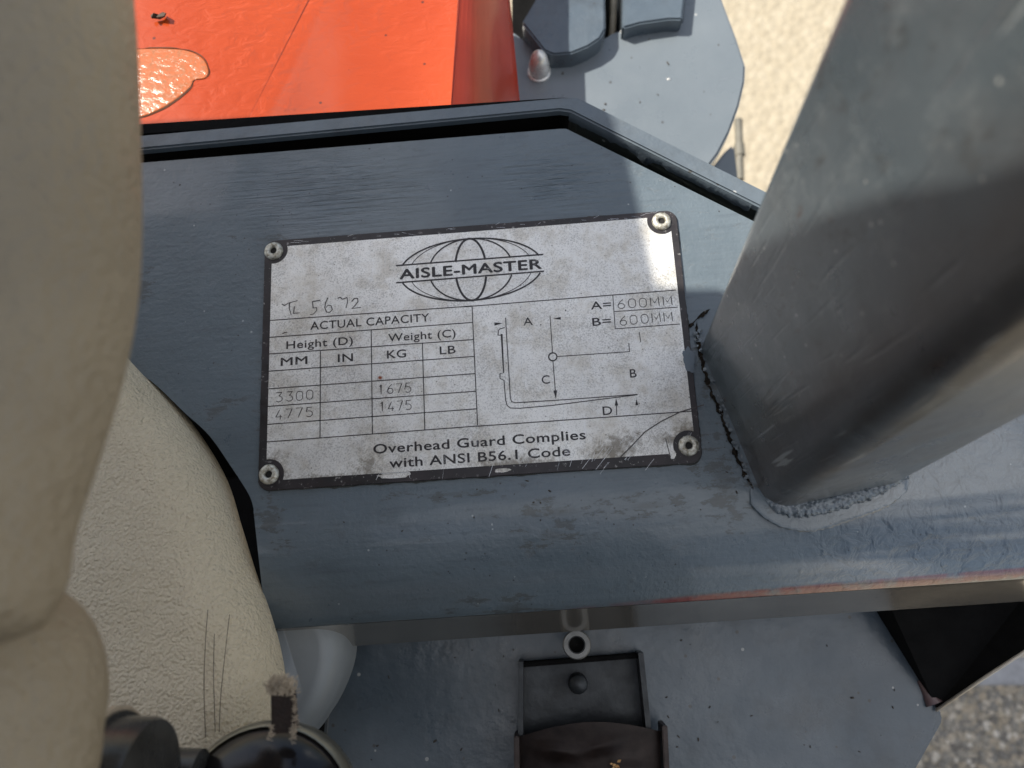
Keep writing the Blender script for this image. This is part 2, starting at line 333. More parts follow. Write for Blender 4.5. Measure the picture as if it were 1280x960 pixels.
# pebbles of the exposed aggregate, in the two places where the ground shows
bm=bmesh.new()
_ico=bmesh.new(); bmesh.ops.create_icosphere(_ico,subdivisions=1,radius=1); _iv=[v.co.copy() for v in _ico.verts]; _if=[[v.index for v in f.verts] for f in _ico.faces]; _ico.free()
bm.free(); PV=[];PF=[]
def pebble(c,r):
    a,b,d=r*random.uniform(.8,1.3),r*random.uniform(.6,1),r*random.uniform(.3,.6); t=random.random()*6.28; ct,st=math.cos(t),math.sin(t); o=len(PV)
    for v in _iv: x,y=v.x*a,v.y*b; PV.append((c.x+x*ct-y*st,c.y+x*st+y*ct,c.z+v.z*d))
    for f in _if: PF.append([o+i for i in f])
for (x0,x1,y0,y1,n_) in ((1130,1330,800,1010,2600),):
    for i in range(n_):
        p=P(random.uniform(x0,x1),random.uniform(y0,y1),GZ); pebble(p+Vector((0,0,-.0005)),random.uniform(.0025,.0078)*(1 if y0>500 else .7))
me=bpy.data.meshes.new('aggregate_pebbles'); me.from_pydata(PV,[],PF)
for p in me.polygons: p.use_smooth=True
link('aggregate_pebbles',me,M_STONE,kind='stuff',label='loose looking pebbles set in the pale concrete ground beside the truck',category='pebbles')
# ------------------------------------------------------------------ forklift
FL=thing('forklift','blue-grey and orange forklift truck with a riveted capacity plate beside its guard post','forklift',(0,0,GZ))
# main deck plate with rolled front edge
bm=bmesh.new()
outl=[(60,212),(170,204),(430,183),(700,161),(708,161),(935,273),(1200,410),(1300,530),(1500,545)]
left=[(317,636),(311,618),(290,585),(262,545),(232,517),(180,470),(120,445),(60,440)]
NC=64; rows=[]
r0a,r0b=(317,640),(1500,551)
rN=(332,775),(1500,696)
def row(a,b,z): return [P(a[0]+(b[0]-a[0])*i/NC,a[1]+(b[1]-a[1])*i/NC,z) for i in range(NC+1)]
K=12; R0=.052
for k in range(K+1):
    t=k/K; ang=math.asin(min(1,t*.036/R0)); z=-R0*(1-math.cos(ang))
    a=(r0a[0]+(rN[0][0]-r0a[0])*t,r0a[1]+(rN[0][1]-r0a[1])*t); b=(r0b[0]+(rN[1][0]-r0b[0])*t,r0b[1]+(rN[1][1]-r0b[1])*t)
    rows.append([bm.verts.new(p) for p in row(a,b,z)])
ze=-R0*(1-math.cos(math.asin(.036/R0)))
rows.append([bm.verts.new(p) for p in row((336,781),(1500,704),ze-.0014)])
rows.append([bm.verts.new(p) for p in row((345,786),(1500,709),ze-.0040)])
for A,B in zip(rows,rows[1:]):
    for i in range(NC): bm.faces.new((A[i],A[i+1],B[i+1],B[i]))
T=[bm.verts.new(P(x,y)) for x,y in outl]; Lf=[bm.verts.new(P(q.x,q.y)) for q in crom([Vector((x,y,0)) for x,y in left],6,False)]
loop=T+rows[0][::-1]+Lf
bm.faces.new(loop)
# thickness of the rear and left edges
def skirt(vl,d):
    lo=[bm.verts.new(v.co-Vector((0,0,d))) for v in vl]
    for i in range(len(vl)-1): bm.faces.new((vl[i],vl[i+1],lo[i+1],lo[i]))
    return lo
skirt([rows[0][0]]+Lf+T,.010)
lv=[r[0] for r in rows]
lo=[bm.verts.new(v.co+Vector((.004,.004,-.009))) for v in lv]
for i in range(len(lv)-1): bm.faces.new((lv[i],lv[i+1],lo[i+1],lo[i]))
deck=bmo('deck_plate',bm,M_PLATE,FL,smooth=28,label='thick hand-painted blue-grey steel plate with a rolled front edge')
bm=bmesh.new(); lr=[row((345,786.5),(1500,709.5),ze-.0042),row((349,789),(1500,712),ze-.0075),row((390,811),(1500,737),ze-.030),row((400,808),(1500,733),ze-.032),[p+Vector((0,.02,0)) for p in row((400,800),(1500,724),ze-.03)]]
lr=[[bm.verts.new(p) for p in r] for r in lr]
for A,B in zip(lr,lr[1:]):
    for i in range(NC): bm.faces.new((A[i],A[i+1],B[i+1],B[i]))
nl=N('worn_lip_paint'); c=nl.mix(nl.ramp(nl.noise(30,5,.6),.35,.65),(.36,.335,.30),(.50,.47,.42)); c=nl.mix(nl.math('MULTIPLY',nl.math('LESS_THAN',nl.vor(150),.08),.7),c,(.03,.03,.03))
M_LIP=nl.out(c,.2,.75,nl.bump(nl.noise(260,4),.2,.0005),spec=.8,coat=.4,Coat_Roughness=.08)
bmo('front_lip',bm,M_LIP,FL,smooth=28,label='brownish worn front lip of the deck plate reflecting the ground')
# rear rail standing behind a dark gap
bm=bmesh.new()
o_=[(60,177),(170,169),(705,121),(722,121),(948,234),(1080,300)]; i_=[(1070,318),(941,254),(713,139),(700,137),(170,187),(60,196)]
prism(bm,[P(x,y,.004) for x,y in o_+i_],.0045); bevel(bm,.0008,2)
bmo('rear_rail',bm,M_RAIL,FL,smooth=40,label='narrow blue-grey steel rail edge behind the deck plate')
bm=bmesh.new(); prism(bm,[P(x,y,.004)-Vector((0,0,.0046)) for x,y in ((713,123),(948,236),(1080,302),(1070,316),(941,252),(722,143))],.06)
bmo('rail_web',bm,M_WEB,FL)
bm=bmesh.new(); prism(bm,[P(x,y,-.001) for x,y in ((-60,170),(705,122),(716,123),(712,130),(700,132),(-60,183))],.1)  # black wall put in so the shaded gap comes out black
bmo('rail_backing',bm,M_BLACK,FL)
# runs of paint on the rail's inner face
bm=bmesh.new()
a=P(941,254,.004); b=P(713,139,.004); dn=(b-a); nrm=Vector((dn.y,-dn.x,0)).normalized()
if nrm.y>0: nrm=-nrm
NX=70
ups=[];los=[]
for i in range(NX+1):
    t=i/NX; q=a+dn*t; h=.0052+.0022*noise.noise(Vector((t*9,0,3)))+.002*noise.noise(Vector((t*31,2,3)))
    h+=.006*math.exp(-((t-.56)/.028)**2)
    ups.append(bm.verts.new(q+nrm*.0003+Vector((0,0,-.0006)))); los.append((q,h))
mids=[bm.verts.new(q+nrm*.0014+Vector((0,0,-h*.8))) for q,h in los]; bots=[bm.verts.new(q+nrm*.0002+Vector((0,0,-h))) for q,h in los]
for A,B in ((ups,mids),(mids,bots)):
    for i in range(NX): bm.faces.new((A[i],A[i+1],B[i+1],B[i]))
bmo('paint_drip',bm,M_RAIL,FL,smooth=True,label='thick run of grey paint sagging down the rail')
# black tray and floor, colour stands in for the dark under the deck
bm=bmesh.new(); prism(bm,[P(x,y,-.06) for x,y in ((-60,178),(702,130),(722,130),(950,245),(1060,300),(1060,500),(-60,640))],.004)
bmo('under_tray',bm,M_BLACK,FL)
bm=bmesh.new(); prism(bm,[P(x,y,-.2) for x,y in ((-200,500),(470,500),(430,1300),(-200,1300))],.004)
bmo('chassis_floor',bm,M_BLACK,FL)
# orange hood and red side face
HZ=-.012
f0,f1=(562,150),(583,-160)
bm=bmesh.new(); HB=HZ-.0062
cols=[(-60,186,HZ,-60),(303,163,HZ,444),(350,160,HB,466),(563,140,HB-.002,f1[0])]
top=[bm.verts.new(P(a,-160,z)) for a_,b_,z,a in cols]; bot=[bm.verts.new(P(a_,b_,z)) for a_,b_,z,a in cols]
tl=[bm.verts.new(v.co-Vector((0,0,.003))) for v in top]; bl=[bm.verts.new(v.co-Vector((0,0,.003))) for v in bot]
for i in range(3):
    for q in ((bot[i],bot[i+1],top[i+1],top[i]),(bl[i],tl[i],tl[i+1],bl[i+1]),(bot[i],bl[i],bl[i+1],bot[i+1]),(top[i],top[i+1],tl[i+1],tl[i])): bm.faces.new(q)
bm.faces.new((bot[0],top[0],tl[0],bl[0])); bm.faces.new((bot[3],bl[3],tl[3],top[3]))
bmo('hood_panel',bm,M_ORANGE,FL,smooth=40,label='glossy orange hood panel')
bm=bmesh.new(); rr=[]
prof=[(0,0,0),(.3,0.02,0),(.8,.4,0),(1,1,0)]
for (x,y) in (f0,f1):
    A=P(x,y,HB-.0024)+Vector((.0002,0,0)); B=P(652 if y>0 else 622,150 if y>0 else -160,-.055); r=[]
    for k in range(13):
        t=k/12; r.append(bm.verts.new(A.lerp(B,t)+Vector((0,0,.006*math.sin(t*math.pi)))))
    r.append(bm.verts.new(B+Vector((.0005,0,-.04)))); rr.append(r)
for i in range(len(rr[0])-1): bm.faces.new((rr[0][i],rr[0][i+1],rr[1][i+1],rr[1][i]))
bmesh.ops.solidify(bm,geom=bm.faces[:],thickness=-.002)
bmo('hood_side',bm,M_RED,FL,smooth=30,label='orange-red sloping side of the hood')
# dried oil puddle on the hood
n=N('oily_puddle'); nz=n.noise(420,5,.7)
M_PUD=n.out(n.mix(n.ramp(nz,.45,.6),(.46,.115,.03),(.36,.12,.04)),.2,0,n.bump(n.noise(330,4,.6,n.map((.7,1,1)),1.2),.4,.0008),spec=.6,coat=.3)
M_STAIN=mat_simple('dried_oil_rim',(.13,.05,.022),.4)
pp=crom([P(x,y,HZ) for x,y in ((120,70),(165,62),(225,62),(252,72),(261,88),(257,98),(243,101),(236,112),(205,135),(165,150),(120,155))],8)
bm=bmesh.new(); pillow(bm,pp,HZ+.0004,HZ-.0002,.0008,3,rz=.0004)
bmo('oil_puddle',bm,M_PUD,FL,smooth=True,label='wrinkled brownish oil puddle on the orange hood')
bm=bmesh.new(); c_=sum(pp,Vector())/len(pp); A=[];B=[]
for i,p in enumerate(pp):
    d=(p-c_).normalized(); wv=.0004+.0003*noise.noise(p*200)
    A.append(bm.verts.new(p+Vector((0,0,.0005))+d*.0001)); B.append(bm.verts.new(p+d*wv*1.6+Vector((0,0,.0002))))
for i in range(len(A)): bm.faces.new((A[i],A[(i+1)%len(A)],B[(i+1)%len(A)],B[i]))
bmo('puddle_rim',bm,M_STAIN,FL)
# wheel-guard plate, cutout and blocks beyond the rail
DZ=-.10
bm=bmesh.new()
disc=[(560,170),(600,70),(640,38),(672,62),(690,73),(715,71),(738,62),(754,48),(768,39),(800,35),(835,29),(851,27),(860,-60),(885,-60),(903,0),(920,45),(932,82),(931,102),(924,132),(912,165),(898,192),(880,216),(700,240)]
prism(bm,[P(x,y,DZ) for x,y in disc],.012); bevel(bm,.0012,2,20)
guard=bmo('wheel_guard',bm,M_DISC,FL,smooth=35,label='smooth pale blue-grey round wheel guard plate')
bm=bmesh.new()   # skirt of the guard, set back
sk=[(903,0),(920,45),(932,82),(931,102),(924,132),(912,165),(898,192),(880,216)]
tp=[P(x+(-6),y,DZ-.0125) for x,y in sk]; bt=[p+Vector((.0,.004,-.12)) for p in tp]
for i in range(len(tp)-1):
    bm.faces.new([bm.verts.new(q) for q in (tp[i],tp[i+1],bt[i+1],bt[i])])
bmesh.ops.remove_doubles(bm,verts=bm.verts,dist=1e-6); bmesh.ops.solidify(bm,geom=bm.faces[:],thickness=.003)
bmo('guard_skirt',bm,M_DISC,FL)
bm=bmesh.new(); prism(bm,[P(x,y,DZ+.012) for x,y in ((652,28),(705,-60),(755,-60),(757,36),(750,48),(735,58),(715,66),(692,68),(680,63))],.05); bevel(bm,.001,2,20)
bmo('guard_block',bm,M_LOWER,FL,smooth=35)
bm=bmesh.new(); prism(bm,[P(x,y,DZ+.010) for x,y in ((779,-60),(862,-60),(853,24),(835,24),(800,29),(778,35))],.04); bevel(bm,.001,2,20)
bmo('guard_block',bm,M_LOWER,FL,smooth=35)
bm=bmesh.new(); prism(bm,[P(x,y,DZ-.03) for x,y in ((640,-60),(860,-60),(850,60),(640,80))],.01)
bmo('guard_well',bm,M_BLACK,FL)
bm=bmesh.new(); tube(bm,[P(764,60,DZ-.015),P(766,30,DZ-.015),P(771,-60,DZ-.015)],.0022,10)
bmo('guard_cable',bm,mat_simple('cream_cable',(.5,.44,.33),.5),FL,smooth=True)
bm=bmesh.new(); tube(bm,[P(x,y,DZ-.008) for x,y in ((756,62),(757,30),(764,-60))],.0014,8)
bmo('guard_cable',bm,M_BLACK,FL,smooth=True)
M_CHIP=mat_simple('bare_metal_chip',(.75,.75,.73),.4,.4)
for x,y,r in ((781,40,.0022),(811,38,.0014),(836,99,.001),(708,66,.0012),(826,30,.001)):
    bm=bmesh.new(); bmesh.ops.create_icosphere(bm,subdivisions=1,radius=r,matrix=Matrix.Translation(P(x,y,DZ))@Matrix.Diagonal((1.5,1,.25,1)))
    bmo('paint_chip',bm,M_CHIP,FL,smooth=True)
# acorn nut
bm=bmesh.new(); q=axis(P(674,91,DZ),(0,0.0,1))
r=.0058
lathe(bm,[(r*1.12,0),(r*1.12,.0012),(r,.0016),(r,.0075),(r*.93,.0085),(r*.9,.0095),(r*.8,.0125),(r*.6,.0152),(r*.35,.0168),(r*.12,.0176),(.0001,.0177)],q,24)
bmo('acorn_nut',bm,M_NUT,FL,smooth=35,label='shiny domed acorn nut on the wheel guard')
# small lug and pin low behind the rail
bm=bmesh.new(); prism(bm,[P(x,y,-.2) for x,y in ((885,215),(905,190),(918,178),(925,240),(880,250))],.02); bevel(bm,.002,2)
bmo('guard_lug',bm,M_DISC,FL,smooth=35)
bm=bmesh.new(); tube(bm,[P(923,150,-.32),P(925,225,-.32)],.0035,12); tube(bm,[P(924,181,-.32),P(925,195,-.32)],.0045,12)
bmo('drain_pipe',bm,mat_simple('weathered_pipe',(.16,.15,.12),.6),FL,smooth=40)
# guard post (rounded rectangular tube)
PD=Vector((-.0333,.0799,1.0))
A,B,Cc=P(873,428),P(961,640),P(1142,600)
D4=A+(Cc-B)
def rrect(cs,r,seg=8,flat=False):
    out=[]; n_=len(cs)
    for i in range(n_):
        p=cs[i]; a=(cs[i-1]-p).normalized(); b=(cs[(i+1)%n_]-p).normalized(); ri=r[i] if isinstance(r,(list,tuple)) else r
        half=a.angle(b)/2; d=ri/math.tan(half); cen=p+(a+b).normalized()*(ri/math.sin(half))
        p0=p+a*d-cen; p1=p+b*d-cen; tot=p0.angle(p1); ax=p0.cross(p1).normalized()
        for k in range(seg+1): out.append(cen+Matrix.Rotation(tot*k/seg,3,ax)@p0)
    if flat:
        o2=[]
        for i,p in enumerate(out):
            o2.append(p); q=out[(i+1)%len(out)]
            if (q-p).length>.008: o2+=[p.lerp(q,.04),p.lerp(q,.3),p.lerp(q,.7),p.lerp(q,.96)]
        out=o2
    return out
sec=rrect([A,B,Cc,D4],[.0035,.0095,.008,.006],10,True)
bm=bmesh.new(); prev=None
NZ=60
for k in range(NZ+1):
    z=-.003+1.05*(k/NZ)**1.6
    ring=[bm.verts.new(p+PD*z) for p in sec]
    if prev:
        for i in range(len(ring)): bm.faces.new((prev[i],prev[(i+1)%len(ring)],ring[(i+1)%len(ring)],ring[i]))
    prev=ring
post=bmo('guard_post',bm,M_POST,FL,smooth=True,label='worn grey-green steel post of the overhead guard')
# weld bead along the foot of the post
def mat_weld():
    n=N('painted_weld'); c=n.mix(n.ramp(n.noise(500,5,.7),.45,.6),(.10,.125,.15),(.17,.20,.22))
    return n.out(c,.28,0,n.bump(n.vor(750,feature='SMOOTH_F1'),.9,-.0012),coat=.4,spec=.7,Coat_Roughness=.12)
M_WELD=mat_weld()
def mat_rust():
    n=N('rusty_crack'); z=n.noise(700,6,.8); c=n.mix(n.ramp(z,.4,.62),(.006,.005,.004),(.06,.042,.024))
    c=n.mix(n.ramp(n.noise(300,4,.7,n.map((1,1,1),0,(3,0,0))),.6,.68),c,(.35,.35,.33))
    return n.out(c,.85,0,n.bump(z,1,.0015))
M_RUST=mat_rust()
def bead(name,pts,rad,mat,jit,seed,label=None,flat=.6,n_=14):
    bm=bmesh.new(); path=crom(pts,24,False); rings=[]
    for i,p in enumerate(path):
        t=(path[min(i+1,len(path)-1)]-path[max(i-1,0)]).normalized(); s_=Vector((-t.y,t.x,0)); f=i/(len(path)-1)
        env=min(1,min(f,1-f)*9+.15); ring=[]
        for k in range(n_):
            a=2*math.pi*k/n_; rr_=rad*env*(1+jit*noise.noise(Vector((p.x*900+math.cos(a)*1.2,p.y*900+math.sin(a)*1.2,seed))))
            ring.append(bm.verts.new(p+s_*math.cos(a)*rr_+Vector((0,0,math.sin(a)*rr_*flat))))
        rings.append(ring)
    for X,Y in zip(rings,rings[1:]):
        for k in range(n_): bm.faces.new((X[k],X[(k+1)%n_],Y[(k+1)%n_],Y[k]))
    bm.faces.new(rings[0]); bm.faces.new(rings[-1][::-1])
    kw={'label':label} if label else {}
    return bmo(name,bm,mat,post,smooth=True,**kw)
bead('weld_bead',[P(x,y,.001) for x,y in ((958,622),(985,634),(1015,634),(1060,622),(1100,606),(1128,588),(1134,572))],.0030,M_WELD,.4,1,'lumpy painted weld at the foot of the post')
bead('weld_skirt',[P(x,y,.0002) for x,y in ((940,610),(968,640),(1010,650),(1060,636),(1105,618),(1134,592))],.0040,M_PLATE,.12,4,'smooth thick paint around the weld',flat=.12)
def crack(pts,w0,seed,z=.0006):
    path=crom([P(x,y,z) for x,y in pts],26,False); bm=bmesh.new(); R=[]
    for i,p in enumerate(path):
        t=(path[min(i+1,len(path)-1)]-path[max(i-1,0)]).normalized(); s_=Vector((-t.y,t.x,0)); f=i/(len(path)-1); e=min(1,min(f,1-f)*8+.1)
        a=w0*e*max(.12,.55+1.3*noise.noise(Vector((p.y*420,seed,0)))+.5*noise.noise(Vector((p.y*1500,seed,2)))); b=w0*e*max(.12,.55+1.3*noise.noise(Vector((p.y*380,seed+7,0)))+.5*noise.noise(Vector((p.y*1600,seed,9))))
        R.append([bm.verts.new(p+s_*a),bm.verts.new(p+Vector((0,0,.0002+.0004*noise.noise(p*800)))),bm.verts.new(p-s_*b)])
    for X,Y in zip(R,R[1:]):
        for k in (0,1): bm.faces.new((X[k],X[k+1],Y[k+1],Y[k]))
    bmesh.ops.solidify(bm,geom=bm.faces[:],thickness=.0003)
    return bm
bmo('rust_crack',crack(((871,402),(873,430),(884,476),(900,515),(912,548),(925,580),(942,612)),.0011,2.),M_RUST,post,label='thin dark rusty crack between post and deck plate')
bmo('rust_crack',crack(((862,410),(874,396),(888,386)),.0007,5.),M_RUST,post)
def mat_flake():
    n=N('lifted_paint_flake'); return n.out(n.mix(n.noise(600,4),(.10,.12,.13),(.20,.23,.25)),.4,0,n.bump(n.noise(900,3),.5,.0005))
MF=mat_flake(); bm=bmesh.new()
for i in range(46):
    t=random.random(); x=868+66*t+random.gauss(0,2.5); y=415+185*t**1.0+random.gauss(0,3); p=P(x,y,.0009); r=random.uniform(.0003,.0011); a=random.random()*6
    vs_=[bm.verts.new(p+Vector((math.cos(a+k*2*math.pi/5)*r*random.uniform(.5,1.2),math.sin(a+k*2*math.pi/5)*r*random.uniform(.5,1.2),random.uniform(-.0002,.0005)))) for k in range(5)]; bm.faces.new(vs_)
bmesh.ops.solidify(bm,geom=bm.faces[:],thickness=.00015)
bmo('paint_flakes',bm,MF,post,kind='stuff')
# ------------------------------------------------------------------ unseen helpers added to shape shade and reflections
RZ=.36
def up(p,z=RZ): return Vector(p)+L*((z-p[2])/L.z)
fn=(B-A).cross(PD).normalized()
def onpost(px,py): d=ray(px,py); return CAM+d*(((A-CAM).dot(fn))/d.dot(fn))
edge=[P(745,95),P(768,165),P(815,362),P(897,361)]
slab=[up(p) for p in edge]+[up(onpost(925,322)),up(onpost(1020,282)),up(onpost(1100,254)),up(onpost(1180,246)),up(onpost(1290,212)),up(onpost(1500,150))]
x0=slab[0].x
slab_poly=slab+[Vector((-.03,.08,RZ)),Vector((-.10,.0,RZ)),Vector((-.75,-.02,RZ)),Vector((-.75,slab[0].y-.01,RZ))]  # added slab, outline traced sunwards from the wanted shadow edges
bm=bmesh.new(); prism(bm,[p+Vector((0,0,.004)) for p in slab_poly],.004)
bmo('shade_slab',bm,M_RAIL,FL,label='unseen sheet added above to shade the deck')
print('slab',[tuple(round(c,3) for c in p) for p in slab_poly])
bm=bmesh.new(); prism(bm,[Vector(p) for p in ((-.5,-.17,.36),(.10,-.17,.36),(.10,-.30,.36),(-.5,-.30,.36))],.84); bevel(bm,.01,3)  # unseen block added to keep sky off the bracket and front lip
bmo('shade_block',bm,M_BLACK,FL,label='unseen black block added to darken the parts before the deck')
def refl(px,py,z,H):
    p=P(px,py,z); d=ray(px,py); return p+Vector((d.x,d.y,0))*((H-z)/-d.z)+Vector((0,0,H-z))
for (a,b,wd) in (((428,-80),(325,200),.085),):  # unseen bar placed so its dark reflection crosses the hood
    A0=refl(a[0],a[1],HZ,2.2); B0=refl(b[0],b[1],HZ,2.2); d=(B0-A0).normalized(); A0-=d*.3; B0+=d*.5; s_=Vector((-d.y,d.x,0))*wd/2
    bm=bmesh.new(); prism(bm,[A0-s_,B0-s_,B0+s_,A0+s_],.05); bevel(bm,.006,2)
    bmo('reflection_bar',bm,M_RAIL,FL,smooth=35)
# ------------------------------------------------------------------ lower machinery in front of the deck
LZ=-.085
bm=bmesh.new()
prism(bm,[P(x,y,LZ) for x,y in ((425,600),(1130,600),(1134,770),(1178,884),(1181,892),(1179,905),(1120,1010),(1080,1200),(380,1200),(405,900),(425,800))],.008); bevel(bm,.002,3,20)
bmo('lower_plate',bm,M_LOWER,FL,smooth=35,label='lower blue-grey plate with swirled paint under the deck')
bm=bmesh.new()   # black sheet, its colour stands in for the dark opening on the right
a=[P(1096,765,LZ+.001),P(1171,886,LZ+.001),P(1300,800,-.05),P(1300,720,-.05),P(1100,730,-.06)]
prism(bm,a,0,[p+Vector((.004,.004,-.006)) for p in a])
bmo('void_sheet',bm,M_BLACK,FL,label='black triangular sheet standing in for the dark opening under the right of the deck')
bm=bmesh.new(); tube(bm,[P(1170,888,LZ+.001),P(1235,844,-.066),P(1305,799,-.0495)],.0007,8)
bmo('lit_edge_strip',bm,mat_simple('lit_edge_paint',(.55,.5,.42),.4,.3),FL,smooth=True)  # pale strip painted in for the lit rim
bm=bmesh.new(); tube(bm,[P(1150,850,LZ),P(1160,866,LZ),P(1168,880,LZ+.001)],lambda t:.0015+.0022*t,10)
bmo('gusset_weld',bm,mat_simple('reddish_weld',(.14,.09,.09),.35),FL,smooth=True)
bm=bmesh.new(); prism(bm,[P(x,y,-.45) for x,y in ((1180,822),(1400,822),(1400,857),(1205,857),(1190,850))],.02); bevel(bm,.002,2)
bmo('step_edge',bm,mat_simple('pale_step',(.34,.34,.35),.5),FL,smooth=35)
# latch bracket
bm=bmesh.new(); FZ=LZ+.002
prism(bm,[P(x,y,FZ) for x,y in ((655,828),(795,816),(806,912),(655,920))],.0015)
br=bmo('latch_channel',bm,M_CHAN,FL,label='dark steel channel bracket below the deck edge')
bm=bmesh.new()
def wall(bm,p0,p1,z0,z1,th):
    a=P(p0[0],p0[1],z0); b=P(p1[0],p1[1],z0); t=(b-a).normalized(); s_=Vector((-t.y,t.x,0))*th/2
    q=[a-s_,b-s_,b+s_,a+s_]; prism(bm,[Vector((p.x,p.y,z1)) for p in q],z1-z0)
wall(bm,(652,824),(652,925),FZ,FZ+.012,.0022); bmo('channel_wall',bm,M_CHAN,br); bm=bmesh.new(); wall(bm,(797,813),(808,920),FZ,FZ+.012,.0022)
bmo('channel_wall',bm,M_CHAN,br)
bm=bmesh.new(); wall(bm,(654,829),(794,818),FZ,FZ+.009,.0018); bmo('channel_wall',bm,M_BLACK,br)
bm=bmesh.new(); lathe(bm,[(.0042,0),(.0042,.006),(.0038,.008),(.0025,.0092),(.0001,.0096)],axis(P(722,853,FZ),(0,0,1)),20)
bmo('stud',bm,M_CHAN,br,smooth=35)
bm=bmesh.new(); U=20; V=8; g=[]
for j in range(V+1):
    rowv=[]
    for i in range(U+1):
        s_=i/U; x=648+(826-648)*s_; y=(922-16*math.sin(s_*math.pi)-8*s_)+j*26
        z=FZ+.014+.004*math.sin(s_*math.pi)
        for ex,ey,ang in ((695,938,.2),(758,930,-.25)):
            dx=(x-ex)*math.cos(ang)+(y-ey)*math.sin(ang); dy=-(x-ex)*math.sin(ang)+(y-ey)*math.cos(ang)
            z+=.0035*math.exp(-(dx/24)**2-(dy/9)**2)
        rowv.append((x,y,z))
    g.append(rowv)
# finer grid for the embossed ovals
U=72; V=60; vv=[]
for j in range(V+1):
    r_=[]
    for i in range(U+1):
        s_=i/U; x=648+178*s_; y=(921-15*math.sin(s_*math.pi)-7*s_)+j*2.6; z=FZ+.013+.004*math.sin(s_*math.pi)
        for ex,ey,ang in ((693,938,.15),(757,931,-.3),(790,962,0)):
            dx=(x-ex)*math.cos(ang)+(y-ey)*math.sin(ang); dy=-(x-ex)*math.sin(ang)+(y-ey)*math.cos(ang)
            q=math.sqrt((dx/24)**2+(dy/9)**2); z+=.0014*math.exp(-(q*q))
        r_.append(bm.verts.new(P(x,y,z)))
    vv.append(r_)
for j in range(V):
    for i in range(U): bm.faces.new((vv[j][i],vv[j][i+1],vv[j+1][i+1],vv[j+1][i]))
bmesh.ops.solidify(bm,geom=bm.faces[:],thickness=.0016)
ped=bmo('latch_cover',bm,M_DARKBR,br,smooth=45,label='rust-brown pressed cover with two embossed ovals')
bm=bmesh.new()
wall(bm,(647,913),(650,1100),FZ+.004,FZ+.018,.0022); bevel(bm,.0004,2); bmo('cover_flange',bm,M_DARKBR,br,smooth=35); bm=bmesh.new(); wall(bm,(825,900),(834,1100),FZ+.004,FZ+.018,.0022); bevel(bm,.0004,2)
bmo('cover_flange',bm,M_DARKBR,br,smooth=35)
# tube end under the deck edge
bm=bmesh.new(); q=axis(P(721,806,-.045),(CAM-P(721,806,-.045)))
lathe(bm,[(.0032,-.012),(.0032,.0),(.0034,.0006),(.0052,.0006),(.0056,0),(.0056,-.02)],q,28,cap=False)
lathe(bm,[(.0001,-.011),(.0031,-.011)],q,28,cap=False)
bmo('tube_end',bm,M_RING,FL,smooth=40,label='grey open tube end under the deck edge')
bm=bmesh.new(); lathe(bm,[(.0001,-.0100),(.0030,-.0100)],q,24,cap=False); bmo('tube_bore',bm,M_HOLE,FL)
# ------------------------------------------------------------------ data plate
DP=bpy.data.objects.new('data_plate',None)
e0=(P(827,276)-P(342,313)).normalized(); e1=Vector((-e0.y,e0.x,0)); PO=P(342,313)
def UV(px,py):
    d=P(px,py,.0014)-PO; return (d.dot(e0),d.dot(e1))
def W(u,v,z): return PO+e0*u+e1*v+Vector((0,0,z))-Vector((0,0,PO.z))
ZB,ZS,ZI=.0012,.00135,.00142
def rr2(c,r,seg=8):
    return rrect([Vector((x,y,0)) for x,y in c],r,seg)
cor=[UV(*p) for p in ((331,301),(322,614),(879,578),(845,262))]
bm=bmesh.new(); prism(bm,[W(p.x,p.y,ZB) for p in rr2(cor,.0042)],.0011); bevel(bm,.00015,1,40)
dp=bmo('data_plate',bm,M_BORDER,FL,smooth=40,label='weathered aluminium capacity plate with black border and engraved figures')
bm=bmesh.new(); gl=[W(p.x,p.y,.00015) for p in rrect([Vector((*UV(*p),0)) for p in ((330.5,300.5),(321.5,614.5),(879.5,578.5),(845.5,261.5))],.0045,8,True)]
gl2=[]
for i,p in enumerate(gl):
    q=gl[(i+1)%len(gl)]; k=max(1,int((q-p).length/.0006))
    gl2+=[p.lerp(q,j/k) for j in range(k)]
cen=sum(gl2,Vector())/len(gl2); A_=[];B_=[]
for i,p in enumerate(gl2):
    t=(gl2[(i+1)%len(gl2)]-gl2[i-1]).normalized(); nn_=Vector((t.y,-t.x,0)); nn_=nn_ if nn_.dot(p-cen)>0 else -nn_
    wv=max(.00003,.0001+.0007*noise.noise(p*160)+.0003*noise.noise(p*700))
    A_.append(bm.verts.new(p-nn_*.0015)); B_.append(bm.verts.new(p+nn_*wv-Vector((0,0,.0001))))
for i in range(len(A_)): bm.faces.new((A_[i],B_[i],B_[(i+1)%len(A_)],A_[(i+1)%len(A_)]))
bmo('grime_line',bm,mat_simple('packed_grime',(.06,.064,.058),.8,0,900,.6,.5),dp)
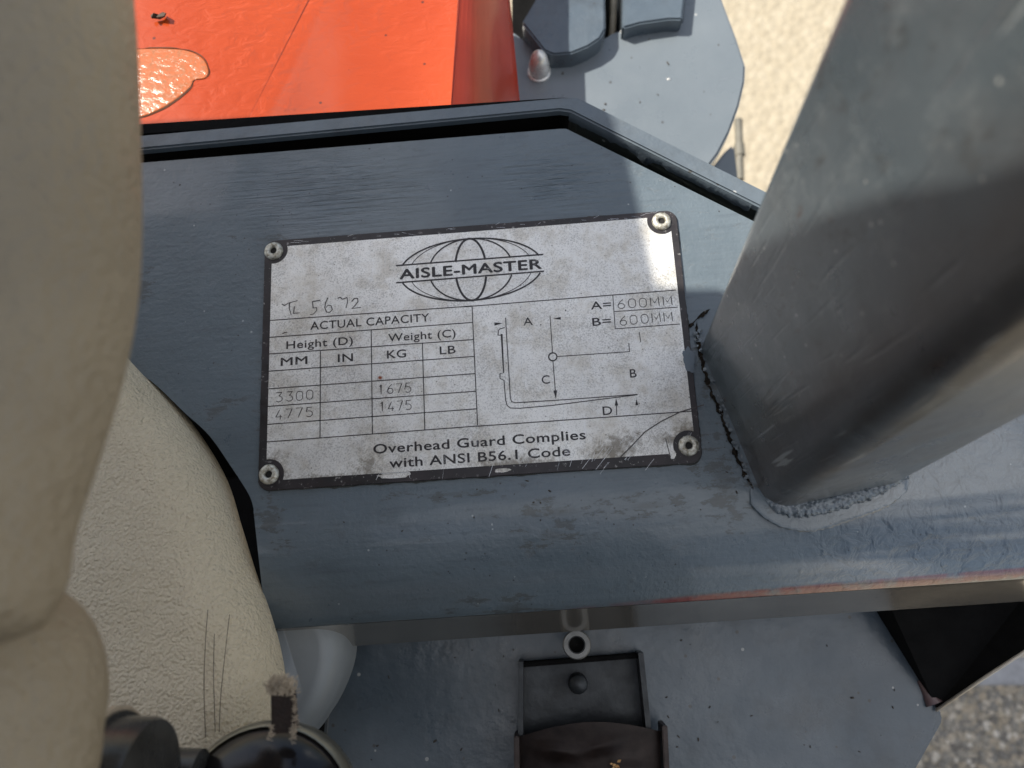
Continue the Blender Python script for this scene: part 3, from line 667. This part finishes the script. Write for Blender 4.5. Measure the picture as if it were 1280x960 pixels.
# silver field with a round notch at each rivet
rv=[UV(342,313),UV(336,593),UV(861,557),UV(827,276)]
ci=[UV(340,309),UV(332.5,601),UV(870,565),UV(837,270)]
pts=[]
nr=.0056
for k,(c,rc) in enumerate(zip(ci,rv)):
    c=Vector(c); rc=Vector(rc); prevc=Vector(ci[k-1]); nextc=Vector(ci[(k+1)%4])
    def hit(a,b):   # point on the edge from corner a towards b at distance nr of the rivet
        d=(b-a).normalized()
        for i in range(400):
            p=a+d*i*.00005
            if (p-rc).length>nr and i>5: return p
        return a
    p0=hit(c,prevc); p1=hit(c,nextc); a0=math.atan2(*(p0-rc).yx); a1=math.atan2(*(p1-rc).yx)
    da=(a1-a0+math.pi)%(2*math.pi)-math.pi
    for i in range(13): t=a0+da*i/12; pts.append((rc.x+nr*math.cos(t),rc.y+nr*math.sin(t)))
bm=bmesh.new(); prism(bm,[W(u,v,ZS) for u,v in pts],.0002)
bmo('silver_field',bm,M_SILVER,dp)
# print helpers
def ribbon(bm,pts,wd,z=ZI,closed=False):
    pts=[Vector((p[0],p[1])) for p in pts]; n_=len(pts); Lr=[];Rr=[]
    for i,p in enumerate(pts):
        if closed: t=(pts[(i+1)%n_]-pts[i-1])
        else: t=pts[min(i+1,n_-1)]-pts[max(i-1,0)]
        t=t.normalized() if t.length>0 else Vector((1,0)); s_=Vector((-t.y,t.x))*(wd(i/(n_-1)) if callable(wd) else wd)/2
        # mitre
        if 0<i<n_-1 and not closed:
            t0=(pts[i]-pts[i-1]).normalized(); t1=(pts[i+1]-pts[i]).normalized(); c_=max(.45,math.sqrt(max(0,(1+t0.dot(t1))/2))); s_=s_/c_
        Lr.append(bm.verts.new(W(p.x+s_.x,p.y+s_.y,z))); Rr.append(bm.verts.new(W(p.x-s_.x,p.y-s_.y,z)))
    for i in range(n_-1+(1 if closed else 0)): bm.faces.new((Lr[i],Rr[i],Rr[(i+1)%n_],Lr[(i+1)%n_]))
def line(bm,a,b,wd=.00036,z=ZI): ribbon(bm,[UV(*a),UV(*b)],wd,z)
_cu=bpy.data.curves.new('t','FONT'); _cu.body='H'; _ob=bpy.data.objects.new('t',_cu); _me=bpy.data.meshes.new_from_object(_ob)
CAPH=max(v.co.y for v in _me.vertices); bpy.data.objects.remove(_ob); print('cap',CAPH)
def text(bm,s_,p0,p1,cap,bold=0.0,z=ZI):
    """lettering: baseline from pixel p0 to p1 of the plate, capital height in metres"""
    cu=bpy.data.curves.new('t','FONT'); cu.body=s_; cu.size=1; cu.resolution_u=4; cu.space_character=1.06
    ob=bpy.data.objects.new('t',cu); me=bpy.data.meshes.new_from_object(ob); bpy.data.objects.remove(ob)
    xs=[v.co.x for v in me.vertices]; x0_,x1_=min(xs),max(xs); u0=UV(*p0); u1=UV(*p1)
    sx=(u1[0]-u0[0])/(x1_-x0_); sy=cap/CAPH; vb=(u0[1]+u1[1])/2; off=len(bm.verts)
    e=bold*.55; offs=((0,0),(e,0),(-e,0),(0,e),(0,-e)) if bold else ((0,0),)
    for q,(ox,oy) in enumerate(offs):
        vv_=[bm.verts.new(W(u0[0]+(v.co.x-x0_+ox)*sx,vb+v.co.y*sy+oy*sy,z+q*.000002)) for v in me.vertices]
        for p in me.polygons:
            try: bm.faces.new([vv_[i] for i in p.vertices])
            except ValueError: pass
    bpy.data.meshes.remove(me); bpy.data.curves.remove(cu)
S_=.000305    # metres per photo pixel on the plate
bm=bmesh.new()
text(bm,'AISLE-MASTER',(500,348.5),(677,336),12.8*S_,.05)
# globe
cu_=UV(588.5,336.5); a_t,b_t=(UV(495,332),UV(679,318)),(UV(495,353.5),UV(680,339))
hb=(( (a_t[0][1]+a_t[1][1])-(b_t[0][1]+b_t[1][1]))/4)
ribbon(bm,a_t,.0006); ribbon(bm,b_t,.0006)
for ax_,wd in ((90.5,.00062),(78,.0003),(53,.0006),(19.5,.00085)):
    a_=ax_*S_; b_=42*S_
    th0=math.asin(hb/b_)
    for sg in (1,-1):
        n0=40; ribbon(bm,[(cu_[0]+a_*math.cos(th0+(math.pi-2*th0)*i/n0),cu_[1]+sg*b_*math.sin(th0+(math.pi-2*th0)*i/n0)) for i in range(n0+1)],wd,ZI+.000004*ax_/20)
bmo('globe_logo',bm,M_INK,dp,label='black globe emblem crossed by the maker lettering')
bm=bmesh.new()
for a,b in (((337.5,400.5),(590,382.5)),((580,383.5),(845,362.5)),((337,421.7),(590.7,403)),((336.5,442.5),(591.5,424.5)),((336,464),(593,445.5)),((336,486),(594,467)),((335,508),(595,489)),((334,530.5),(596,511)),((333,552.5),(597,532.5)),((596,532.8),(865,514))):
    line(bm,a,b,.00036)
for a,b in (((590,382),(597,532)),((464,412.5),(465.5,542.5)),((400.5,439),(400,547.5)),((528,429),(531,537.5))): line(bm,a,b,.00036,ZI+.00001)
for a,b in (((766,369),(769,411)),((767,389.5),(847,384)),((769,411),(850,405))): line(bm,a,b,.0003,ZI+.00001)
bmo('table_lines',bm,M_INK,dp)
bm=bmesh.new()
for a in (('ACTUAL CAPACITY',(388,412.5),(536.5,401.3),10.2*S_,.016),('Height (D)',(358,436.2),(441,430.2),9.8*S_,.016),('Weight (C)',(485.5,427),(569.5,421),9.8*S_,.016),
          ('MM',(351,457),(384,455),10*S_,.022),('IN',(422.5,452.7),(441,451.3),10*S_,.022),('KG',(484,448),(507.5,446.5),10*S_,.022),('LB',(550,443),(569.5,441.5),10*S_,.016),
          ('A=',(739,387),(764,385),10*S_,.016),('B=',(741,407.5),(764,405.5),10*S_,.016),('A',(654.5,407),(666,406),10*S_,.008),('C',(677.5,480),(687.5,479.2),10.3*S_,.012),
          ('B',(788,472),(796,471.4),10.3*S_,.016),('D',(754,519),(765.5,518),10.3*S_,.016),('Overhead Guard Complies',(467,567.5),(732,548.5),11*S_,.03),('with ANSI B56.1 Code',(487,585),(712.5,569),11*S_,.03)):
    bm=bmesh.new(); text(bm,*a); bmo('lettering',bm,M_INK,dp)
# diagram of the fork
bm=bmesh.new(); tw=.00034
def pl(pts,wd=tw): ribbon(bm,[UV(*p) for p in pts],wd)
pl([(632,397),(632.6,409),(638,498),(639.5,502),(644,503.5),(700,500),(797,493)])
pl([(631,409.5),(625,411),(623,413),(622.5,419),(626,419),(627,417.5),(629.5,466),(625,467),(625,473),(630,475.5),(632,500),(634,507),(638,510),(650,510.3),(688,507),(760,498),(797,493.4)])
pl([(687.5,394.5),(690.6,440.5)],.0003); pl([(691.2,451.5),(694.3,490)]); pl([(696.5,445.6),(787,439.5)],.0003); pl([(786,429),(787,440)],.0003); pl([(799,415),(801,428)],.0003); pl([(771,519),(770.3,505)])
c0=UV(691,446); ribbon(bm,[(c0[0]+5*S_*math.cos(2*math.pi*i/28),c0[1]+5*S_*math.sin(2*math.pi*i/28)) for i in range(28)],.0005,closed=True)
def arrow(tip,base,wd):
    t=Vector(UV(*tip)); b=Vector(UV(*base)); d=(t-b).normalized(); s_=Vector((-d.y,d.x))*wd/2
    bm.faces.new([bm.verts.new(W(p.x,p.y,ZI+.00001)) for p in (t,b-s_,b+s_)])
arrow((628.5,404),(618,405),.0013); arrow((691,398.5),(701,397.8),.0011); arrow((695,499),(694,488),.0014); arrow((770,497.5),(770.6,507),.0013); arrow((795.5,498.5),(796,506.5),.0011)
for x,y in ((676,406),(707,388)):
    u=UV(x,y); bm.faces.new([bm.verts.new(W(u[0]+.0003*math.cos(k),u[1]+.0003*math.sin(k),ZI)) for k in (0,1,2,3,4,5)])
bmo('fork_diagram',bm,M_INK,dp,label='line drawing of a fork with arrows and a load circle')
# engraved single-stroke figures
G={'0':[[(0,.25),(0,.75),(.12,.95),(.3,1),(.48,.95),(.6,.75),(.6,.25),(.48,.05),(.3,0),(.12,.05),(0,.25)]],
 '1':[[(.12,.82),(.3,1),(.3,0)]],
 '3':[[(.02,1),(.55,1),(.28,.6),(.48,.55),(.6,.38),(.58,.18),(.42,.02),(.2,0),(.02,.1)]],
 '4':[[(.42,0),(.42,.45)],[(.35,1),(.0,.25),(.6,.25)]],
 '5':[[(.55,1),(.08,1),(.03,.55),(.2,.62),(.42,.6),(.58,.42),(.58,.2),(.42,.02),(.2,0),(.02,.1)]],
 '6':[[(.5,1),(.2,.72),(.02,.4),(.03,.18),(.18,.02),(.38,.0),(.56,.12),(.6,.32),(.5,.5),(.32,.57),(.14,.52),(.03,.38)]],
 '7':[[(0,1),(.6,1),(.22,0)]],
 'M':[[(0,0),(0.02,1),(.36,.35),(.7,1),(.72,0)]]}
bm=bmesh.new()
def eng(s_,p0,p1,cap,wd=.00028):
    u0=Vector(UV(*p0)); u1=Vector(UV(*p1)); adv=[.95 if c!='M' else 1.08 for c in s_]; tot=sum(adv[:-1])+(.6 if s_[-1]!='M' else .72); sx=(u1.x-u0.x)/tot; x=0
    for c,a_ in zip(s_,adv):
        jx=random.uniform(-.02,.02); jy=random.uniform(-.03,.03)
        for st in G[c]: ribbon(bm,[(u0.x+(x+jx+p[0])*sx,u0.y+(u1.y-u0.y)*x/tot+(p[1]+jy)*cap) for p in st],wd)
        x+=a_
for a in (('3300',(345,502.5),(391,499)),('4775',(344.5,524),(390.5,520.5)),('1675',(473,493),(514,490)),('1475',(474.5,514.5),(514.5,512)),('600MM',(772.5,386),(840,381)),('600MM',(775,406.5),(841,401.5))):
    bm=bmesh.new(); eng(*a,cap=11.6*S_); bmo('engraved_figures',bm,M_ENG,dp)
bm=bmesh.new()
def z1(x,y): return UV(300+x/4,240+y/4)
for st in ([(210,560),(222,568),(240,556),(288,543)],[(248,553),(246,580),(256,614)],[(272,572),(268,607),(298,604)],[(402,541),(362,548),(366,580),(383,578),(384,592),(368,610),(350,613)],
           [(440,528),(428,552),(424,578),(432,600),(448,602),(462,588),(455,568),(440,566),(430,578)],[(488,532),(500,526),(512,536),(535,528),(538,548),(530,580)],[(558,548),(572,532),(588,532),(590,548),(575,568),(560,583),(580,580),(606,577)],[(212,709),(222,703),(236,700)]):
    w0=random.uniform(.00042,.0005)
    ribbon(bm,[z1(*p) for p in st],lambda t:w0*(1-.35*t))
bmo('scratched_number',bm,M_ENG,dp,label='hand-scratched number TL 5672 above the table')
# scratches over print and border
bm=bmesh.new()
for i in range(34):
    x=random.gauss(690,75); y=random.uniform(555,588)-(x-560)*.07; l=random.uniform(8,30); dx=random.uniform(.1,.55)*l
    if random.random()<.4: x=random.gauss(765,25); dx=l*.7
    a=UV(x,y); b=UV(x-dx*.6,y+l*.55); ribbon(bm,[a,((a[0]+b[0])/2+random.uniform(-1,1)*.0001,(a[1]+b[1])/2),b],random.uniform(.00006,.00013),ZI+.00004)
for a,b in (((597,531),(596,560)),((650,380),(652,470)),((706,480),(704,530)),((836,525),(838,560)),((560,535),(553,600))): line(bm,a,b,.00007,ZI+.00004)
for i in range(26):
    t=random.random(); x=350+480*t; y=303-36*t+random.uniform(-2,2); line(bm,(x,y),(x+random.uniform(3,12),y-random.uniform(-2,3)),.00008,ZI-.0001)
ribbon(bm,[UV(*p) for p in ((470,600),(474,592),(512,590),(512,597))],.0002,ZI+.00004)
bmo('fine_scratches',bm,M_SCR,dp,kind='stuff')
bm=bmesh.new()
ribbon(bm,[UV(*p) for p in ((775,572),(790,557),(806,540),(826,527),(850,515),(880,506))],.0004,ZI+.00005)
ribbon(bm,[UV(*p) for p in ((832,548),(835,560),(838,572))],.0003,ZI+.00005)
bmo('long_scratch',bm,M_ENG,dp,label='long dark curved scratch near the lower right rivet')
# worn silver patch on the border
bm=bmesh.new()
def patch(c,rx,ry,z,seed):
    u=UV(*c); vs_=[]
    for i in range(26):
        t=2*math.pi*i/26; k=1+.45*noise.noise(Vector((math.cos(t)*1.8,math.sin(t)*1.8,seed))); vs_.append(bm.verts.new(W(u[0]+rx*k*math.cos(t),u[1]+ry*k*math.sin(t),z)))
    bm.faces.new(vs_)
bm.free()
for a in (((494,594),.006,.0011,ZB+.00008,1),((628,588),.003,.0007,ZB+.00008,5),((841,568),.0013,.0014,ZI,6)):
    bm=bmesh.new(); patch(*a); bmo('worn_patch',bm,M_SILVER,dp)
bm=bmesh.new(); patch((861,449),.0021,.0045,ZI+.00006,3)
bmo('paint_smear',bm,M_RAIL,dp,label='blue paint smeared over the right border')
# rivets
def rivet_mesh():
    bm=bmesh.new(); I=Matrix.Identity(4); n_=32; r=.0037
    lathe(bm,[(r,0),(r,.0003),(r*.93,.0008),(r*.78,.00125),(r*.6,.0014),(r*.46,.0013),(r*.36,.0008),(r*.33,-.0002)],I,n_,cap=False)
    bmesh.ops.recalc_face_normals(bm,faces=bm.faces)
    for v in bm.verts: v.co+=Vector((noise.noise(v.co*900),noise.noise(v.co*900+Vector((5,0,0))),0))*.00014
    me=bpy.data.meshes.new('rivet'); bm.to_mesh(me); bm.free()
    for p in me.polygons: p.use_smooth=True
    me.materials.append(M_RIVET); return me
def hole_mesh():
    bm=bmesh.new(); bmesh.ops.create_circle(bm,cap_ends=True,segments=16,radius=.0017)
    me=bpy.data.meshes.new('rivet_hole'); bm.to_mesh(me); bm.free(); me.materials.append(M_HOLE); return me
rm,hm=rivet_mesh(),hole_mesh()
for k,(px,py) in enumerate(((342,313.5),(827,276.5),(861,557),(336,593))):
    o=bpy.data.objects.new('rivet',rm); C.objects.link(o); o.parent=dp; q=P(px,py,.0016); o.location=Vector((q.x,q.y,ZB+.0001)); o.rotation_euler=(0,0,k*1.3)
    # the dark bore is modelled into the same rivet mesh
bmh=bmesh.new(); bmh.from_mesh(rm); nf=len(bmh.faces)
cv=[bmh.verts.new((.00145*math.cos(i*.3927),.00145*math.sin(i*.3927),.0002)) for i in range(16)]; f=bmh.faces.new(cv); f.material_index=1; bmh.to_mesh(rm); bmh.free(); rm.materials.append(M_HOLE)
# ------------------------------------------------------------------ operator seat
SE=thing('operator_seat','beige vinyl operator seat with textured cushion and side bolster, left of the deck plate','seat',(-.25,-.1,GZ+.45))
def seatpart(name,pxs,z,zb,r,mat,lab,rz=None,n_=6,seg=10):
    bm=bmesh.new(); pillow(bm,crom([P(x,y,z-(rz or r)) for x,y in pxs],n_),z,zb,r,seg,rz=rz)
    return bmo(name,bm,mat,SE,smooth=True,label=lab)
cush=seatpart('seat_cushion',[(-260,380),(60,372),(150,428),(180,458),(215,497),(252,545),(284,600),(303,660),(320,715),(338,765),(352,815),(358,865),(350,930),(330,1010),(200,1080),(-100,1080),(-260,900)],.018,-.013,.020,M_SEAT,'pale beige grained vinyl seat cushion',rz=.026)
seatpart('side_bolster',[(-260,-160),(60,-170),(150,-120),(165,0),(171,90),(174,200),(174,310),(166,400),(146,490),(118,580),(92,660),(78,735),(40,790),(-60,810),(-260,800)],.172,.138,.024,M_BOLSTER,'taupe vinyl side bolster, out of focus in the foreground',rz=.024)
seatpart('bolster_end',[(-220,700),(0,690),(70,735),(104,765),(124,810),(130,860),(124,910),(112,980),(60,1060),(-220,1060)],.142,.105,.024,M_BOLSTER,'rounded lower end of the side bolster',rz=.024)
# hairline scores in the cushion
bm=bmesh.new()
for pts_ in ([(560/3.2*0+260,762),(257,800),(255,860),(257,922)],[(268,792),(267,840),(269,915)],[(287,768),(281,820),(276,870),(274,915)]):
    tube(bm,crom([P(x,y,.0178) for x,y in pts_],8,False),.00010,6)
bmo('hairline_score',bm,M_STRAP,cush)
cov=seatpart('side_cover',[(335,740),(400,745),(428,780),(434,810),(430,840),(418,872),(402,900),(380,925),(335,925)],-.022,-.07,.008,M_GREYP,'smooth grey plastic cover beside the cushion',rz=.012)
# pivot knob, dome cap, webbing loop
bm=bmesh.new(); q=axis(P(132,1000,.08),(1,0,-.02)); r=.0195
lathe(bm,[(r*.5,-.004),(r*.98,-.003),(r,0),(r,.0012),(r*.94,.0014),(r*.93,.0085),(r*.9,.0098),(r*.7,.0102),(.0001,.0102)],q,40)
kn=bmo('pivot_knob',bm,M_KNOB,SE,smooth=35,label='dark round pivot knob of the armrest')
bm=bmesh.new(); q2=axis(P(124,1000,.08),(1,0,-.02)); lathe(bm,[(r*.9,0),(r*1.05,.0003),(r*1.06,.0018),(r*.9,.0022)],q2,40)
bmo('knob_washer',bm,M_FRAY,kn,smooth=35)
bm=bmesh.new(); tube(bm,[P(180,965,.05),P(250,968,.05)],.0065,16); bmo('pivot_shaft',bm,M_KNOB,SE,smooth=40)
bm=bmesh.new(); cz=P(330,1032,.045); q=axis(cz,(0,.12,1)); r=.0262
lathe(bm,[(r*.96,-.008),(r,-.006),(r*1.01,-.001),(r*.99,.0012),(r*.95,.002)],q,48,cap=False); 
dm=bmo('rim_ring',bm,M_RIM,SE,smooth=50,label='dull metal ring round the dark cap')
bm=bmesh.new(); lathe(bm,[(r*.955,.0008),(r*.9,.0028),(r*.75,.0062),(r*.5,.0088),(r*.25,.0101),(.0001,.0104)],q,48)
bmo('dome_cap',bm,M_DOME,SE,smooth=True,label='dark glossy domed cap at the bottom edge')
WB=thing('webbing_tab','dark webbing tab with frayed beige tip sticking up behind the dark domed cap','strap',P(352,925,.045))
bm=bmesh.new(); a=P(338,918,.055); b=P(369,916,.055); c_=P(365,858,.058); d_=P(337,860,.058)
prism(bm,[a,b,c_,d_],.004); bevel(bm,.0008,2)
bmesh.ops.subdivide_edges(bm,edges=bm.edges[:],cuts=2)
bmo('strap',bm,M_STRAP,WB,smooth=40)
bm=bmesh.new()
for i in range(420):
    t=random.random(); base=P(337+t*29,860+random.uniform(-6,10),.0575+random.uniform(-.0015,.0012)); d=Vector((random.uniform(-.9,.9),random.uniform(.0,1.6),random.uniform(-.3,.8))).normalized()*random.uniform(.001,.0034)
    m_=base+d*.5+Vector((random.uniform(-1,1),random.uniform(-1,1),random.uniform(-1,1)))*.0006; tube(bm,[base,m_,base+d],.00013,4)
for (x,y) in ((368,880),(369,905),(338,915),(366,918)):
    for i in range(40):
        base=P(x+random.uniform(-2,2),y+random.uniform(-10,10),.0565); d=Vector((random.uniform(-.6,1),random.uniform(-.6,.6),random.uniform(0,.6)))*.0012; tube(bm,[base,base+d*.6,base+d],.0001,4)
bmo('frayed_fibres',bm,M_FRAY,WB,kind='stuff')
# ------------------------------------------------------------------ small loose things
def mat_leaf(): 
    n=N('dead_leaf'); return n.out(n.mix(n.noise(500,4),(.02,.012,.008),(.09,.05,.025)),.7,0,n.bump(n.noise(900,4),.6,.0006))
bm=bmesh.new(); vs_=[]
lp=[(188,19),(192,16),(198,18),(203,15),(207,16),(205,20),(199,23),(193,22),(189,22)]
prism(bm,[P(x,y,HZ+.003+.001*math.sin(i*1.7)) for i,(x,y) in enumerate(lp)],.0007)
lf=bmo('dead_leaf',bm,mat_leaf()); lf['label']='tiny dark dried leaf scrap lying on the orange hood'; lf['category']='leaf'
FLW=thing('dried_flower','tiny yellow-orange dried flower lying on the rust-brown latch cover','flower',P(768,955,FZ+.022))
ORG[FLW.name]=Vector(FLW.location)
def mat_pet(): 
    n=N('yellow_petal'); return n.out(n.mix(n.noise(900,3),(.75,.42,.12),(.85,.62,.35)),.6,0)
mp=mat_pet()
for k in range(9):
    bm=bmesh.new(); a=random.uniform(0,6.28); c_=FLW.location+Vector((random.uniform(-1,1),random.uniform(-1.3,1.3),.2))*.0011; d=Vector((math.cos(a),math.sin(a),.3)); s_=Vector((-math.sin(a),math.cos(a),.2))
    l=random.uniform(.0012,.0024); vs_=[bm.verts.new(p) for p in (c_,c_+d*l*.5+s_*l*.3,c_+d*l,c_+d*l*.5-s_*l*.3)]; f=bm.faces.new(vs_)
    bmesh.ops.solidify(bm,geom=bm.faces[:],thickness=.0002); bmo('petal',bm,mp,FLW)

# crumbs of grit
bm=bmesh.new()
def crumb(p,r): bmesh.ops.create_icosphere(bm,subdivisions=1,radius=r,matrix=Matrix.Translation(p)@Matrix.Rotation(random.random()*3,4,'Z')@Matrix.Diagonal((random.uniform(.8,2.2),random.uniform(.5,1),.5,1)))
for i in range(22):
    x=random.uniform(330,1000); y=random.uniform(590,660); crumb(P(x,y-(x-600)*.06,.0001),random.uniform(.00015,.00042))
for i in range(12): crumb(P(random.uniform(200,700),random.uniform(215,300),.0001),random.uniform(.00012,.0003))
for i in range(45): crumb(P(random.uniform(450,1120),random.uniform(800,960),LZ+.0002),random.uniform(.0002,.0006))
for i in range(10): crumb(P(random.uniform(690,900),random.uniform(60,200),DZ+.0002),random.uniform(.0003,.0008))
bmo('grit_crumbs',bm,mat_simple('dark_grit',(.06,.05,.04),.9),FL,smooth=True,kind='stuff')
